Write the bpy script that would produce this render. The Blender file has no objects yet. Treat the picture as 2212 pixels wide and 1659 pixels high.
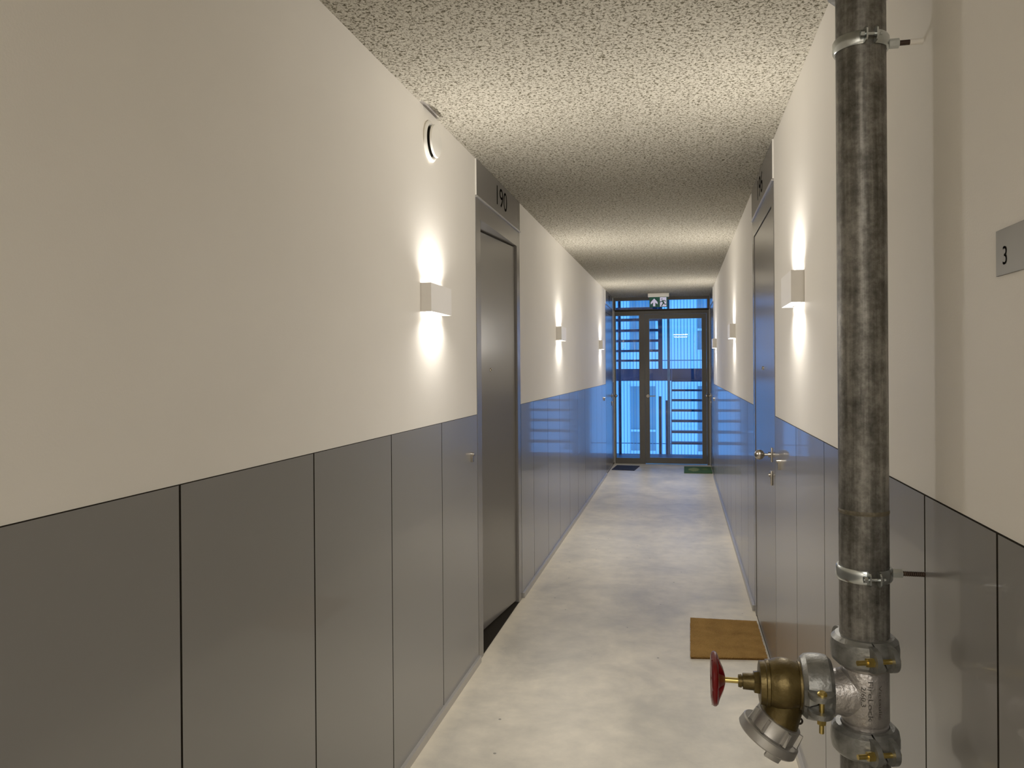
import bpy, bmesh, math, random
from mathutils import Vector, Matrix
random.seed(7)
C = bpy.context.scene.collection
PI = math.pi
A = 1.0318      # left wall plane x = -A
B = 0.4404      # right wall plane x = +B
H = 2.6         # ceiling
HW = 1.2775     # top of the metal wainscot
YB = -5.0       # corridor end behind the camera
YE = 12.12      # glazed end wall

# ------------------------------------------------------------------ materials
def new_mat(name):
    m = bpy.data.materials.new(name); m.use_nodes = True
    nt = m.node_tree; b = nt.nodes['Principled BSDF']
    return m, nt, b
def N(nt, t, **kw):
    n = nt.nodes.new(t)
    for k, v in kw.items():
        if k in n.inputs: n.inputs[k].default_value = v
        else: setattr(n, k, v)
    return n
def pmat(name, col, rough=.5, metal=0., spec=.5, noise=0., nscale=20., bump=0., bscale=60., coat=0., stretch=None):
    m, nt, b = new_mat(name)
    b.inputs['Roughness'].default_value = rough; b.inputs['Metallic'].default_value = metal
    b.inputs['Specular IOR Level'].default_value = spec
    b.inputs['Coat Weight'].default_value = coat; b.inputs['Coat Roughness'].default_value = .08
    tc = N(nt, 'ShaderNodeTexCoord'); mp = N(nt, 'ShaderNodeMapping')
    nt.links.new(tc.outputs['Object'], mp.inputs['Vector'])
    if stretch: mp.inputs['Scale'].default_value = stretch
    nz = N(nt, 'ShaderNodeTexNoise', Scale=nscale, Detail=5.)
    nt.links.new(mp.outputs[0], nz.inputs['Vector'])
    rp = N(nt, 'ShaderNodeValToRGB')
    rp.color_ramp.elements[0].position = .3; rp.color_ramp.elements[1].position = .7
    rp.color_ramp.elements[0].color = tuple(c*(1-noise) for c in col)+(1,)
    rp.color_ramp.elements[1].color = tuple(min(1, c*(1+noise)) for c in col)+(1,)
    nt.links.new(nz.outputs['Fac'], rp.inputs[0]); nt.links.new(rp.outputs[0], b.inputs['Base Color'])
    if bump:
        nb = N(nt, 'ShaderNodeTexNoise', Scale=bscale, Detail=3.)
        nt.links.new(mp.outputs[0], nb.inputs['Vector'])
        bp = N(nt, 'ShaderNodeBump', Strength=bump, Distance=.01)
        nt.links.new(nb.outputs['Fac'], bp.inputs['Height']); nt.links.new(bp.outputs[0], b.inputs['Normal'])
    return m
def emis(name, col, s):
    m, nt, b = new_mat(name)
    b.inputs['Base Color'].default_value = tuple(col)+(1,)
    b.inputs['Emission Color'].default_value = tuple(col)+(1,); b.inputs['Emission Strength'].default_value = s
    return m

M = {}
M['paint'] = pmat('wall_paint', (.79, .75, .675), .55, noise=.015, nscale=3, bump=.05, bscale=220, spec=.35)
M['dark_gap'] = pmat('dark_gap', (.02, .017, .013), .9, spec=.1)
M['black'] = pmat('black_text', (.006, .006, .006), 1., spec=.0)
M['alu'] = pmat('satin_aluminium', (.40, .385, .36), .34, metal=.45, noise=.03)
M['steel'] = pmat('brushed_steel', (.50, .46, .40), .25, metal=1.)
M['sconce'] = pmat('white_lacquer', (.86, .83, .79), .4, noise=.01)
M['white_plastic'] = pmat('white_plastic', (.80, .77, .70), .4, noise=.01)
M['zinc'] = pmat('bright_zinc', (.56, .60, .60), .22, metal=1., noise=.15, nscale=40)
M['cast'] = pmat('galvanised_cast_iron', (.235, .235, .218), .44, metal=.75, noise=.22, nscale=60, bump=.15, bscale=110)
M['letters'] = pmat('raised_letters', (.17, .155, .14), .5, metal=.6, noise=.1)
M['tee'] = pmat('silver_painted_casting', (.37, .345, .32), .38, metal=.75, noise=.12, nscale=40, bump=.2, bscale=130)
M['brass'] = pmat('aged_brass', (.125, .09, .032), .42, metal=.85, noise=.30, nscale=22, bump=.2, bscale=60)
M['brass_new'] = pmat('yellow_zinc_bolt', (.62, .46, .14), .3, metal=1., noise=.1, nscale=60)
M['red'] = pmat('red_enamel', (.13, .003, .004), .3, coat=.25, noise=.1, spec=.3)
M['alloy'] = pmat('cast_aluminium', (.40, .385, .355), .38, metal=.8, noise=.06, nscale=50)
M['rust'] = pmat('rust', (.10, .035, .018), .8, noise=.4, nscale=80)
M['weld'] = pmat('weld_bead', (.12, .10, .065), .6, metal=.4, noise=.35, nscale=60, bump=.4, bscale=90)
M['rod'] = pmat('dark_threaded_rod', (.035, .02, .013), .5, metal=.5)
M['frame'] = pmat('end_frame_metal', (.10, .094, .084), .38, metal=.35, noise=.04)
M['plate'] = pmat('stainless_plate', (.19, .178, .155), .38, metal=.8, noise=.05, nscale=15)
M['navy'] = pmat('navy_carpet', (.012, .018, .045), .95, noise=.3, nscale=300, bump=.5, bscale=400)
M['stair'] = pmat('stair_steel', (.003, .020, .060), .5, metal=.2, noise=.25, nscale=6)
M['post'] = pmat('stair_post_steel', (.14, .20, .24), .5, metal=.3, noise=.1)
M['facade'] = pmat('facade_render', (.80, .82, .84), .8, noise=.02, nscale=2)
M['winframe'] = pmat('white_window_frame', (.85, .87, .9), .6)
M['pane'] = pmat('curtained_pane', (.30, .32, .31), .4, noise=.22, nscale=2.2, stretch=(6, 1, .02))
M['bar'] = pmat('screen_bar_steel', (.10, .22, .38), .5, metal=.2)
M['sgreen'] = pmat('sign_green', (.0, .075, .05), .35)
M['swhite'] = emis('sign_white_glow', (.60, .58, .80), .25)  # ambient-lit sign white: weak glow and lavender tint added
M['diff'] = emis('sconce_diffuser', (1., .93, .84), 9.)

# metal panels: grey satin lacquer, mirror-like at grazing angles, very slightly wavy
def panel_mat(name, col, rough, wav, metal):
    m, nt, b = new_mat(name)
    b.inputs['Base Color'].default_value = tuple(col)+(1,)
    b.inputs['Roughness'].default_value = rough; b.inputs['Metallic'].default_value = metal
    b.inputs['Specular IOR Level'].default_value = .42
    g = N(nt, 'ShaderNodeNewGeometry'); mp = N(nt, 'ShaderNodeMapping')
    mp.inputs['Scale'].default_value = (1, 1., .8)
    nt.links.new(g.outputs['Position'], mp.inputs['Vector'])
    nz = N(nt, 'ShaderNodeTexNoise', Scale=1.6, Detail=1.)
    nt.links.new(mp.outputs[0], nz.inputs['Vector'])
    bp = N(nt, 'ShaderNodeBump', Strength=wav, Distance=.02)
    nt.links.new(nz.outputs['Fac'], bp.inputs['Height']); nt.links.new(bp.outputs[0], b.inputs['Normal'])
    return m
M['panel'] = panel_mat('grey_metal_panel', (.19, .183, .172), .30, .008, .0)
M['panel'].node_tree.nodes['Principled BSDF'].inputs['Coat Weight'].default_value = .32
M['panel'].node_tree.nodes['Principled BSDF'].inputs['Coat Roughness'].default_value = .045
M['door'] = panel_mat('grey_metal_door', (.17, .158, .145), .24, .05, .15)

# glazing: clear pane, mirror reflection by Fresnel
def glass_mat():
    m = bpy.data.materials.new('clear_glass'); m.use_nodes = True; nt = m.node_tree; nt.nodes.clear()
    out = N(nt, 'ShaderNodeOutputMaterial'); mix = N(nt, 'ShaderNodeMixShader')
    fr = N(nt, 'ShaderNodeFresnel', IOR=1.5); tr = N(nt, 'ShaderNodeBsdfTransparent'); gl = N(nt, 'ShaderNodeBsdfGlossy')
    tr.inputs[0].default_value = (.88, .94, .97, 1); gl.inputs['Roughness'].default_value = .0
    nt.links.new(fr.outputs[0], mix.inputs[0]); nt.links.new(tr.outputs[0], mix.inputs[1]); nt.links.new(gl.outputs[0], mix.inputs[2])
    nt.links.new(mix.outputs[0], out.inputs[0]); return m
M['glass'] = glass_mat()

def ceiling_mat():
    m, nt, b = new_mat('sprayed_acoustic_ceiling')
    b.inputs['Roughness'].default_value = .95; b.inputs['Specular IOR Level'].default_value = .1
    g = N(nt, 'ShaderNodeNewGeometry')
    # pits
    n1 = N(nt, 'ShaderNodeTexNoise', Scale=95., Detail=4., Roughness=.62, Distortion=.8)
    n3 = N(nt, 'ShaderNodeTexNoise', Scale=260., Detail=3., Roughness=.6)
    n2 = N(nt, 'ShaderNodeTexNoise', Scale=2.2, Detail=3.)
    for n in (n1, n2, n3): nt.links.new(g.outputs['Position'], n.inputs['Vector'])
    r1 = N(nt, 'ShaderNodeValToRGB')
    r1.color_ramp.elements[0].position = .40; r1.color_ramp.elements[0].color = (.07, .06, .035, 1)
    r1.color_ramp.elements[1].position = .515; r1.color_ramp.elements[1].color = (.43, .40, .325, 1)
    nt.links.new(n1.outputs['Fac'], r1.inputs[0])
    r3 = N(nt, 'ShaderNodeValToRGB')
    r3.color_ramp.elements[0].position = .32; r3.color_ramp.elements[0].color = (.62, .60, .56, 1)
    r3.color_ramp.elements[1].position = .52; r3.color_ramp.elements[1].color = (1, 1, 1, 1)
    nt.links.new(n3.outputs['Fac'], r3.inputs[0])
    mu = N(nt, 'ShaderNodeMix', data_type='RGBA', blend_type='MULTIPLY'); mu.inputs[0].default_value = 1
    nt.links.new(r1.outputs[0], mu.inputs[6]); nt.links.new(r3.outputs[0], mu.inputs[7])
    # a small bare grey patch at the left wall, above the round vent
    sep = N(nt, 'ShaderNodeVectorMath', operation='SUBTRACT'); sep.inputs[1].default_value = (-A, 3.07, H)
    nt.links.new(g.outputs['Position'], sep.inputs[0])
    ds = N(nt, 'ShaderNodeVectorMath', operation='MULTIPLY'); ds.inputs[1].default_value = (30, 7.5, 0)
    nt.links.new(sep.outputs[0], ds.inputs[0])
    ln = N(nt, 'ShaderNodeVectorMath', operation='LENGTH'); nt.links.new(ds.outputs[0], ln.inputs[0])
    ad = N(nt, 'ShaderNodeMath', operation='ADD'); nt.links.new(ln.outputs['Value'], ad.inputs[0]); nt.links.new(n1.outputs['Fac'], ad.inputs[1])
    lt = N(nt, 'ShaderNodeMath', operation='LESS_THAN'); lt.inputs[1].default_value = 1.35; nt.links.new(ad.outputs[0], lt.inputs[0])
    mx = N(nt, 'ShaderNodeMix', data_type='RGBA'); mx.inputs[7].default_value = (.22, .20, .18, 1)
    nt.links.new(lt.outputs[0], mx.inputs[0]); nt.links.new(mu.outputs[2], mx.inputs[6]); nt.links.new(mx.outputs[2], b.inputs['Base Color'])
    bp = N(nt, 'ShaderNodeBump', Strength=.9, Distance=.008)
    nt.links.new(n1.outputs['Fac'], bp.inputs['Height']); nt.links.new(bp.outputs[0], b.inputs['Normal'])
    return m
M['ceiling'] = ceiling_mat()

def floor_mat():
    m, nt, b = new_mat('polished_concrete')
    g = N(nt, 'ShaderNodeNewGeometry')
    n1 = N(nt, 'ShaderNodeTexNoise', Scale=1.7, Detail=8., Roughness=.62, Distortion=.6)
    n2 = N(nt, 'ShaderNodeTexNoise', Scale=9., Detail=6., Roughness=.6)
    n3 = N(nt, 'ShaderNodeTexNoise', Scale=60., Detail=4.)
    for n in (n1, n2, n3): nt.links.new(g.outputs['Position'], n.inputs['Vector'])
    r1 = N(nt, 'ShaderNodeValToRGB')
    e = r1.color_ramp.elements; e[0].position = .33; e[0].color = (.46, .435, .37, 1); e[1].position = .66; e[1].color = (.72, .665, .55, 1)
    nt.links.new(n1.outputs['Fac'], r1.inputs[0])
    r2 = N(nt, 'ShaderNodeValToRGB')
    e = r2.color_ramp.elements; e[0].position = .3; e[0].color = (.86, .86, .86, 1); e[1].position = .68; e[1].color = (1.06, 1.05, 1.03, 1)
    nt.links.new(n2.outputs['Fac'], r2.inputs[0])
    mu = N(nt, 'ShaderNodeMix', data_type='RGBA', blend_type='MULTIPLY'); mu.inputs[0].default_value = 1
    nt.links.new(r1.outputs[0], mu.inputs[6]); nt.links.new(r2.outputs[0], mu.inputs[7])
    # sparse dark specks
    v = N(nt, 'ShaderNodeTexVoronoi', Scale=7.); nt.links.new(g.outputs['Position'], v.inputs['Vector'])
    lt = N(nt, 'ShaderNodeMath', operation='LESS_THAN'); lt.inputs[1].default_value = .045; nt.links.new(v.outputs['Distance'], lt.inputs[0])
    mx = N(nt, 'ShaderNodeMix', data_type='RGBA'); mx.inputs[7].default_value = (.2, .19, .16, 1)
    nt.links.new(lt.outputs[0], mx.inputs[0]); nt.links.new(mu.outputs[2], mx.inputs[6])
    # paler strip of grout along both walls
    sx = N(nt, 'ShaderNodeSeparateXYZ'); nt.links.new(g.outputs['Position'], sx.inputs[0])
    c = N(nt, 'ShaderNodeMath', operation='ADD'); c.inputs[1].default_value = (A-B)/2; nt.links.new(sx.outputs[0], c.inputs[0])
    ab = N(nt, 'ShaderNodeMath', operation='ABSOLUTE'); nt.links.new(c.outputs[0], ab.inputs[0])
    ma = N(nt, 'ShaderNodeMath', operation='MULTIPLY_ADD'); ma.inputs[1].default_value = .08; nt.links.new(n2.outputs['Fac'], ma.inputs[0]); nt.links.new(ab.outputs[0], ma.inputs[2])
    mr = N(nt, 'ShaderNodeMapRange'); mr.inputs['From Min'].default_value = .67; mr.inputs['From Max'].default_value = .76; mr.inputs['To Max'].default_value = .55
    nt.links.new(ma.outputs[0], mr.inputs[0])
    m2 = N(nt, 'ShaderNodeMix', data_type='RGBA'); m2.inputs[7].default_value = (.80, .71, .54, 1)
    nt.links.new(mr.outputs[0], m2.inputs[0]); nt.links.new(mx.outputs[2], m2.inputs[6]); nt.links.new(m2.outputs[2], b.inputs['Base Color'])
    rr = N(nt, 'ShaderNodeMapRange'); rr.inputs['To Min'].default_value = .30; rr.inputs['To Max'].default_value = .5
    nt.links.new(n1.outputs['Fac'], rr.inputs[0]); nt.links.new(rr.outputs[0], b.inputs['Roughness'])
    bp = N(nt, 'ShaderNodeBump', Strength=.05, Distance=.01); nt.links.new(n3.outputs['Fac'], bp.inputs['Height']); nt.links.new(bp.outputs[0], b.inputs['Normal'])
    return m
M['floor'] = floor_mat()

def pipe_mat():
    m, nt, b = new_mat('weathered_galvanised_steel')
    g = N(nt, 'ShaderNodeNewGeometry'); mp = N(nt, 'ShaderNodeMapping'); mp.inputs['Scale'].default_value = (1, 1, .035)
    nt.links.new(g.outputs['Position'], mp.inputs['Vector'])
    n1 = N(nt, 'ShaderNodeTexNoise', Scale=85., Detail=5., Roughness=.6); nt.links.new(mp.outputs[0], n1.inputs['Vector'])
    n2 = N(nt, 'ShaderNodeTexNoise', Scale=75., Detail=8., Roughness=.72); nt.links.new(g.outputs['Position'], n2.inputs['Vector'])
    m3 = N(nt, 'ShaderNodeMapping'); m3.inputs['Scale'].default_value = (.8, .8, 1.0); nt.links.new(g.outputs['Position'], m3.inputs['Vector'])
    n3 = N(nt, 'ShaderNodeTexNoise', Scale=16., Detail=6., Roughness=.6); nt.links.new(m3.outputs[0], n3.inputs['Vector'])
    av = N(nt, 'ShaderNodeMath', operation='ADD'); nt.links.new(n1.outputs['Fac'], av.inputs[0]); nt.links.new(n2.outputs['Fac'], av.inputs[1])
    av2 = N(nt, 'ShaderNodeMath', operation='ADD'); nt.links.new(av.outputs[0], av2.inputs[0]); nt.links.new(n3.outputs['Fac'], av2.inputs[1])
    dv = N(nt, 'ShaderNodeMath', operation='DIVIDE'); dv.inputs[1].default_value = 3.; nt.links.new(av2.outputs[0], dv.inputs[0])
    r = N(nt, 'ShaderNodeValToRGB'); e = r.color_ramp.elements
    e[0].position = .38; e[0].color = (.028, .026, .021, 1); e[1].position = .62; e[1].color = (.25, .238, .21, 1)
    x = e.new(.49); x.color = (.098, .092, .079, 1)
    nt.links.new(dv.outputs[0], r.inputs[0]); nt.links.new(r.outputs[0], b.inputs['Base Color'])
    b.inputs['Metallic'].default_value = .5
    rr = N(nt, 'ShaderNodeMapRange'); rr.inputs['From Min'].default_value = .3; rr.inputs['From Max'].default_value = .7
    rr.inputs['To Min'].default_value = .58; rr.inputs['To Max'].default_value = .34
    nt.links.new(dv.outputs[0], rr.inputs[0]); nt.links.new(rr.outputs[0], b.inputs['Roughness'])
    bp = N(nt, 'ShaderNodeBump', Strength=.3, Distance=.004); nt.links.new(dv.outputs[0], bp.inputs['Height']); nt.links.new(bp.outputs[0], b.inputs['Normal'])
    return m
M['pipe'] = pipe_mat()

def coir_mat():
    m, nt, b = new_mat('coir'); b.inputs['Roughness'].default_value = 1.; b.inputs['Specular IOR Level'].default_value = .1
    g = N(nt, 'ShaderNodeNewGeometry')
    n1 = N(nt, 'ShaderNodeTexNoise', Scale=14., Detail=4.); n2 = N(nt, 'ShaderNodeTexNoise', Scale=420., Detail=3.)
    for n in (n1, n2): nt.links.new(g.outputs['Position'], n.inputs['Vector'])
    ad = N(nt, 'ShaderNodeMath', operation='MULTIPLY_ADD'); ad.inputs[1].default_value = .45; nt.links.new(n1.outputs['Fac'], ad.inputs[0]); nt.links.new(n2.outputs['Fac'], ad.inputs[2])
    r = N(nt, 'ShaderNodeValToRGB'); e = r.color_ramp.elements
    e[0].position = .5; e[0].color = (.18, .095, .024, 1); e[1].position = .95; e[1].color = (.44, .245, .068, 1)
    nt.links.new(ad.outputs[0], r.inputs[0]); nt.links.new(r.outputs[0], b.inputs['Base Color'])
    bp = N(nt, 'ShaderNodeBump', Strength=1., Distance=.004); nt.links.new(n2.outputs['Fac'], bp.inputs['Height']); nt.links.new(bp.outputs[0], b.inputs['Normal'])
    return m
M['coir'] = coir_mat()
M['coir_edge'] = pmat('coir_edge', (.10, .05, .015), 1., noise=.5, nscale=300, spec=.1)

def green_mat():
    m, nt, b = new_mat('green_doormat'); b.inputs['Roughness'].default_value = 1.
    tc = N(nt, 'ShaderNodeTexCoord')
    def ell(cx, cy, sx, sy, thr):
        s = N(nt, 'ShaderNodeVectorMath', operation='SUBTRACT'); s.inputs[1].default_value = (cx, cy, 0); nt.links.new(tc.outputs['Object'], s.inputs[0])
        k = N(nt, 'ShaderNodeVectorMath', operation='MULTIPLY'); k.inputs[1].default_value = (sx, sy, 0); nt.links.new(s.outputs[0], k.inputs[0])
        l = N(nt, 'ShaderNodeVectorMath', operation='LENGTH'); nt.links.new(k.outputs[0], l.inputs[0])
        w = N(nt, 'ShaderNodeTexNoise', Scale=25.); nt.links.new(tc.outputs['Object'], w.inputs['Vector'])
        a = N(nt, 'ShaderNodeMath', operation='ADD'); nt.links.new(l.outputs['Value'], a.inputs[0]); nt.links.new(w.outputs['Fac'], a.inputs[1])
        t = N(nt, 'ShaderNodeMath', operation='LESS_THAN'); t.inputs[1].default_value = thr; nt.links.new(a.outputs[0], t.inputs[0]); return t
    t1 = ell(-.055, 0, 12, 5, 1.45); t2 = ell(.10, .05, 18, 7, 1.3)
    mx = N(nt, 'ShaderNodeMix', data_type='RGBA'); mx.inputs[6].default_value = (.028, .085, .018, 1); mx.inputs[7].default_value = (.16, .21, .06, 1)
    m2 = N(nt, 'ShaderNodeMix', data_type='RGBA'); m2.inputs[7].default_value = (.07, .13, .025, 1)
    nt.links.new(t1.outputs[0], mx.inputs[0]); nt.links.new(t2.outputs[0], m2.inputs[0]); nt.links.new(mx.outputs[2], m2.inputs[6])
    nt.links.new(m2.outputs[2], b.inputs['Base Color']); return m
M['green'] = green_mat()

# ------------------------------------------------------------------ mesh helpers
class MB:
    def __init__(s, mtx=None): s.bm = bmesh.new(); s.m = mtx or Matrix()
    def _v(s, p): return s.bm.verts.new(s.m @ Vector(p))
    def box(s, x0, x1, y0, y1, z0, z1, bev=0.):
        t = bmesh.new()
        bmesh.ops.create_cube(t, size=1)
        bmesh.ops.scale(t, vec=(abs(x1-x0), abs(y1-y0), abs(z1-z0)), verts=t.verts)
        bmesh.ops.translate(t, vec=((x0+x1)/2, (y0+y1)/2, (z0+z1)/2), verts=t.verts)
        if bev: bmesh.ops.bevel(t, geom=t.edges[:], offset=bev, segments=2, affect='EDGES', profile=.6)
        mp = {v: s._v(v.co) for v in t.verts}
        for f in t.faces:
            try: s.bm.faces.new([mp[v] for v in f.verts])
            except ValueError: pass
        t.free(); return s
    def rings(s, rs, cap=True, closed=True):
        vs = [[s._v(p) for p in r] for r in rs]
        n = len(rs[0])
        for a, b in zip(vs, vs[1:]):
            for i in range(n if closed else n-1):
                j = (i+1) % n; s.bm.faces.new((a[i], a[j], b[j], b[i]))
        if cap: s.bm.faces.new(vs[0][::-1]); s.bm.faces.new(vs[-1])
        return s
    def lathe(s, prof, o, ax, seg=32, cap=True):
        o = Vector(o); ax = Vector(ax).normalized(); u = ax.orthogonal().normalized(); w = ax.cross(u)
        return s.rings([[o+ax*t+(u*math.cos(2*PI*i/seg)+w*math.sin(2*PI*i/seg))*r for i in range(seg)] for t, r in prof], cap)
    def cyl(s, p0, p1, r, r1=None, seg=24):
        p0 = Vector(p0); p1 = Vector(p1)
        return s.lathe([(0, r), ((p1-p0).length, r if r1 is None else r1)], p0, p1-p0, seg)
    def hexa(s, p0, p1, r): return s.cyl(p0, p1, r, seg=6)
    def tube(s, pts, radii, seg=24, dirs=None):
        pts = [Vector(p) for p in pts]; rs = []
        up = Vector((0, 1, 0))
        for i, p in enumerate(pts):
            d = Vector(dirs[i]).normalized() if dirs else ((pts[min(i+1, len(pts)-1)]-pts[max(i-1, 0)]).normalized())
            u = up.cross(d).normalized() if abs(up.dot(d)) < .95 else Vector((1, 0, 0)).cross(d).normalized(); w = d.cross(u)
            rs.append([p+(u*math.cos(2*PI*k/seg)+w*math.sin(2*PI*k/seg))*radii[i] for k in range(seg)])
        return s.rings(rs)
    def prism(s, pts, d):
        d = Vector(d); a = [s._v(p) for p in pts]; b = [s._v(Vector(p)+d) for p in pts]; n = len(pts)
        s.bm.faces.new(a[::-1]); s.bm.faces.new(b)
        for i in range(n): s.bm.faces.new((a[i], a[(i+1) % n], b[(i+1) % n], b[i]))
        return s
    def sphere(s, c, r, seg=24):
        c = Vector(c); n = 12
        return s.rings([[c+Vector((r*math.sin(PI*k/n)*math.cos(2*PI*i/seg), r*math.sin(PI*k/n)*math.sin(2*PI*i/seg), -r*math.cos(PI*k/n))) if 0 < k < n else
                         c+Vector((1e-4*math.cos(2*PI*i/seg), 1e-4*math.sin(2*PI*i/seg), r*(1 if k else -1))) for i in range(seg)] for k in range(n+1)])
    def build(s, name, mat, root=None, smooth=True, flip=True, parent=None):
        """root: the thing's empty, whose location the vertices are made relative to"""
        if flip: bmesh.ops.recalc_face_normals(s.bm, faces=s.bm.faces)
        me = bpy.data.meshes.new(name)
        org = world_of(parent or root)
        if org is not None: s.bm.transform(org.inverted())
        s.bm.to_mesh(me); s.bm.free()
        for m in (mat if isinstance(mat, (list, tuple)) else [mat]): me.materials.append(m)
        if smooth:
            for p in me.polygons: p.use_smooth = True
            me.set_sharp_from_angle(angle=math.radians(32))
        o = bpy.data.objects.new(name, me); C.objects.link(o)
        if parent or root: o.parent = parent or root
        return o
def world_of(o):
    if o is None: return None
    m = Matrix.Translation(o.location) @ o.rotation_euler.to_matrix().to_4x4()
    return (world_of(o.parent) @ m) if o.parent else m
def tag(o, label=None, cat=None, group=None, kind=None):
    if label: o['label'] = label
    if cat: o['category'] = cat
    if group: o['group'] = group
    if kind: o['kind'] = kind
    return o
def empty(name, loc, rz=0., **kw):
    o = bpy.data.objects.new(name, None); C.objects.link(o); o.location = loc; o.rotation_euler = (0, 0, rz)
    o.empty_display_size = .05
    return tag(o, **kw)
def copy_tree(o, parent=None):
    c = o.copy(); C.objects.link(c)
    if parent: c.parent = parent
    for ch in list(o.children): copy_tree(ch, c)
    return c
def text_verts(txt, w, h):
    """flat text outline mesh scaled to w x h, centred; returns (verts2d, faces)"""
    cu = bpy.data.curves.new('t', 'FONT'); cu.body = txt; cu.size = 1; cu.resolution_u = 6
    ob = bpy.data.objects.new('t', cu); C.objects.link(ob)
    bpy.context.view_layer.update()
    dg = bpy.context.evaluated_depsgraph_get(); me = bpy.data.meshes.new_from_object(ob.evaluated_get(dg))
    xs = [v.co.x for v in me.vertices]; ys = [v.co.y for v in me.vertices]
    cx, cy = (min(xs)+max(xs))/2, (min(ys)+max(ys))/2; sx = w/(max(xs)-min(xs)); sy = h/(max(ys)-min(ys))
    vs = [((v.co.x-cx)*sx, (v.co.y-cy)*sy) for v in me.vertices]; fs = [tuple(p.vertices) for p in me.polygons]
    bpy.data.objects.remove(ob); bpy.data.curves.remove(cu); bpy.data.meshes.remove(me)
    return vs, fs
def text_mesh(name, txt, w, h, fn, mat, parent, thick=None):
    vs, fs = text_verts(txt, w, h)
    b = MB(); vv = [b._v(fn(x, y)) for x, y in vs]
    for f in fs:
        try: b.bm.faces.new([vv[i] for i in f])
        except ValueError: pass
    return b.build(name, mat, parent=parent, smooth=False, flip=False)

# wall frames: side -1 = left wall, +1 = right wall; n = distance out of the wall into the corridor
def WX(side, n): return -A+n if side < 0 else B-n
def wbox(b, side, n0, n1, y0, y1, z0, z1, bev=0.):
    a, c = sorted((WX(side, n0), WX(side, n1))); return b.box(a, c, y0, y1, z0, z1, bev)

# ------------------------------------------------------------------ room shell
D1 = (3.831, 4.930)       # near pair of flat doors
D2 = (10.775, 11.90)      # far pair
def st(o, label=None): return tag(o, label, 'room' if label else None, kind='structure')
b = MB(); b.box(-A-.9, B+.9, YB, YE+.10, -.25, 0); st(b.build('floor', M['floor'], smooth=False), 'pale polished concrete corridor floor')
b = MB(); b.box(-A-.9, B+.9, YB, YE+.10, H, H+.25); st(b.build('ceiling', M['ceiling'], smooth=False), 'cream sprayed acoustic ceiling with dark pits')
for side, nm, lb in ((-1, 'wall_left', 'white left corridor wall above grey metal panels'), (1, 'wall_right', 'white right corridor wall above grey metal panels')):
    b = MB(); segs = [(YB, D1[0]), (D1[1], D2[0]), (D2[1], YE)]
    for y0, y1 in segs: wbox(b, side, -.24, 0, y0, y1, HW, H)
    o = st(b.build(nm, M['paint'], smooth=False), lb)
    b = MB()
    for y0, y1 in segs: wbox(b, side, -.24, -.0012, y0, y1, 0, HW)
    b.build('panel_backing', M['dark_gap'], parent=o, smooth=False)
b = MB(); b.box(-A-.24, B+.24, YB-.2, YB, 0, H); st(b.build('wall_back', M['paint'], smooth=False), 'plain white wall closing the corridor behind the camera')

# metal wainscot panels, one run per stretch of wall
GAP = .0035
def lock_at(parent, side, y, z):
    b = MB()
    pr = [(math.cos(t)*.0105, math.sin(t)*.0105 + (.014 if math.sin(t) > 0 else -.014)) for t in [2*PI*i/20 for i in range(20)]]
    x0 = WX(side, .002); x1 = WX(side, .016)
    b.prism([(x0, y+p, z+q) for p, q in pr], (x1-x0, 0, 0))
    b.cyl((x1, y, z+.014), (WX(side, .022), y, z+.014), .008, seg=16)
    return b.build('lock_cylinder', M['steel'], parent=parent)
tn = [0]
def panel_run(side, seams, label, locks=()):
    tn[0] += 1
    r = empty('trim_%d' % tn[0], (WX(side, 0), seams[0], 0)); tag(r, label, 'wall panelling', kind='structure')
    for y0, y1 in zip(seams, seams[1:]):
        b = MB(); wbox(b, side, -.001, .0022, y0+GAP, y1-GAP, .030, HW-.002)
        p = b.build('panel', [M['panel'], M['dark_gap']], r, smooth=False)
        for q in p.data.polygons:
            if abs(q.normal.y) > .9 or q.normal.z > .9: q.material_index = 1      # dark cut edges of the sheet
        for (ly, lz) in locks:
            if y0 < ly < y1: lock_at(p, side, ly, lz)
    return r
L1 = [YB]+[3.829-.6*k for k in range(14, -1, -1) if 3.829-.6*k > YB+.1]
panel_run(-1, L1, 'grey metal panels on left wall before door 190', [(3.70, 1.072)])
panel_run(-1, [4.934, 5.37]+[5.37+.6*k for k in range(1, 9)]+[D2[0]-.003], 'grey metal panels on left wall between the two doors', [(10.50, 1.082)])
panel_run(-1, [D2[1]+.003, YE], 'narrow grey metal panel at far left corner')
R1 = [YB]+[-4.4+.6*k for k in range(0, 9)]+[1.204, 1.535, 1.95, 2.55, 3.147, 3.829]
panel_run(1, R1, 'grey metal panels on right wall behind the riser pipe', [(3.62, 1.072)])
panel_run(1, [4.934, 5.37]+[5.37+.6*k for k in range(1, 9)]+[D2[0]-.003], 'grey metal panels on right wall between the two doors', [(10.57, 1.075)])
panel_run(1, [D2[1]+.003, YE], 'narrow grey metal panel at far right corner')
# aluminium skirting profile
for i, (side, y0, y1) in enumerate([(-1, YB, 3.829), (-1, 4.945, 10.77), (1, YB, 3.70), (1, 4.945, 10.77)]):
    nm = 'baseboard_left' if side < 0 else 'baseboard_right'
    b = MB(); wbox(b, side, -.002, .016, y0, y1, 0, .034, .001)
    tag(b.build(nm, M['alu'], smooth=False), 'thin aluminium skirting strip on %s wall, %s stretch' % ('left' if side < 0 else 'right', 'near' if y0 < 0 else 'far'), 'baseboard', kind='structure')

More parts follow.
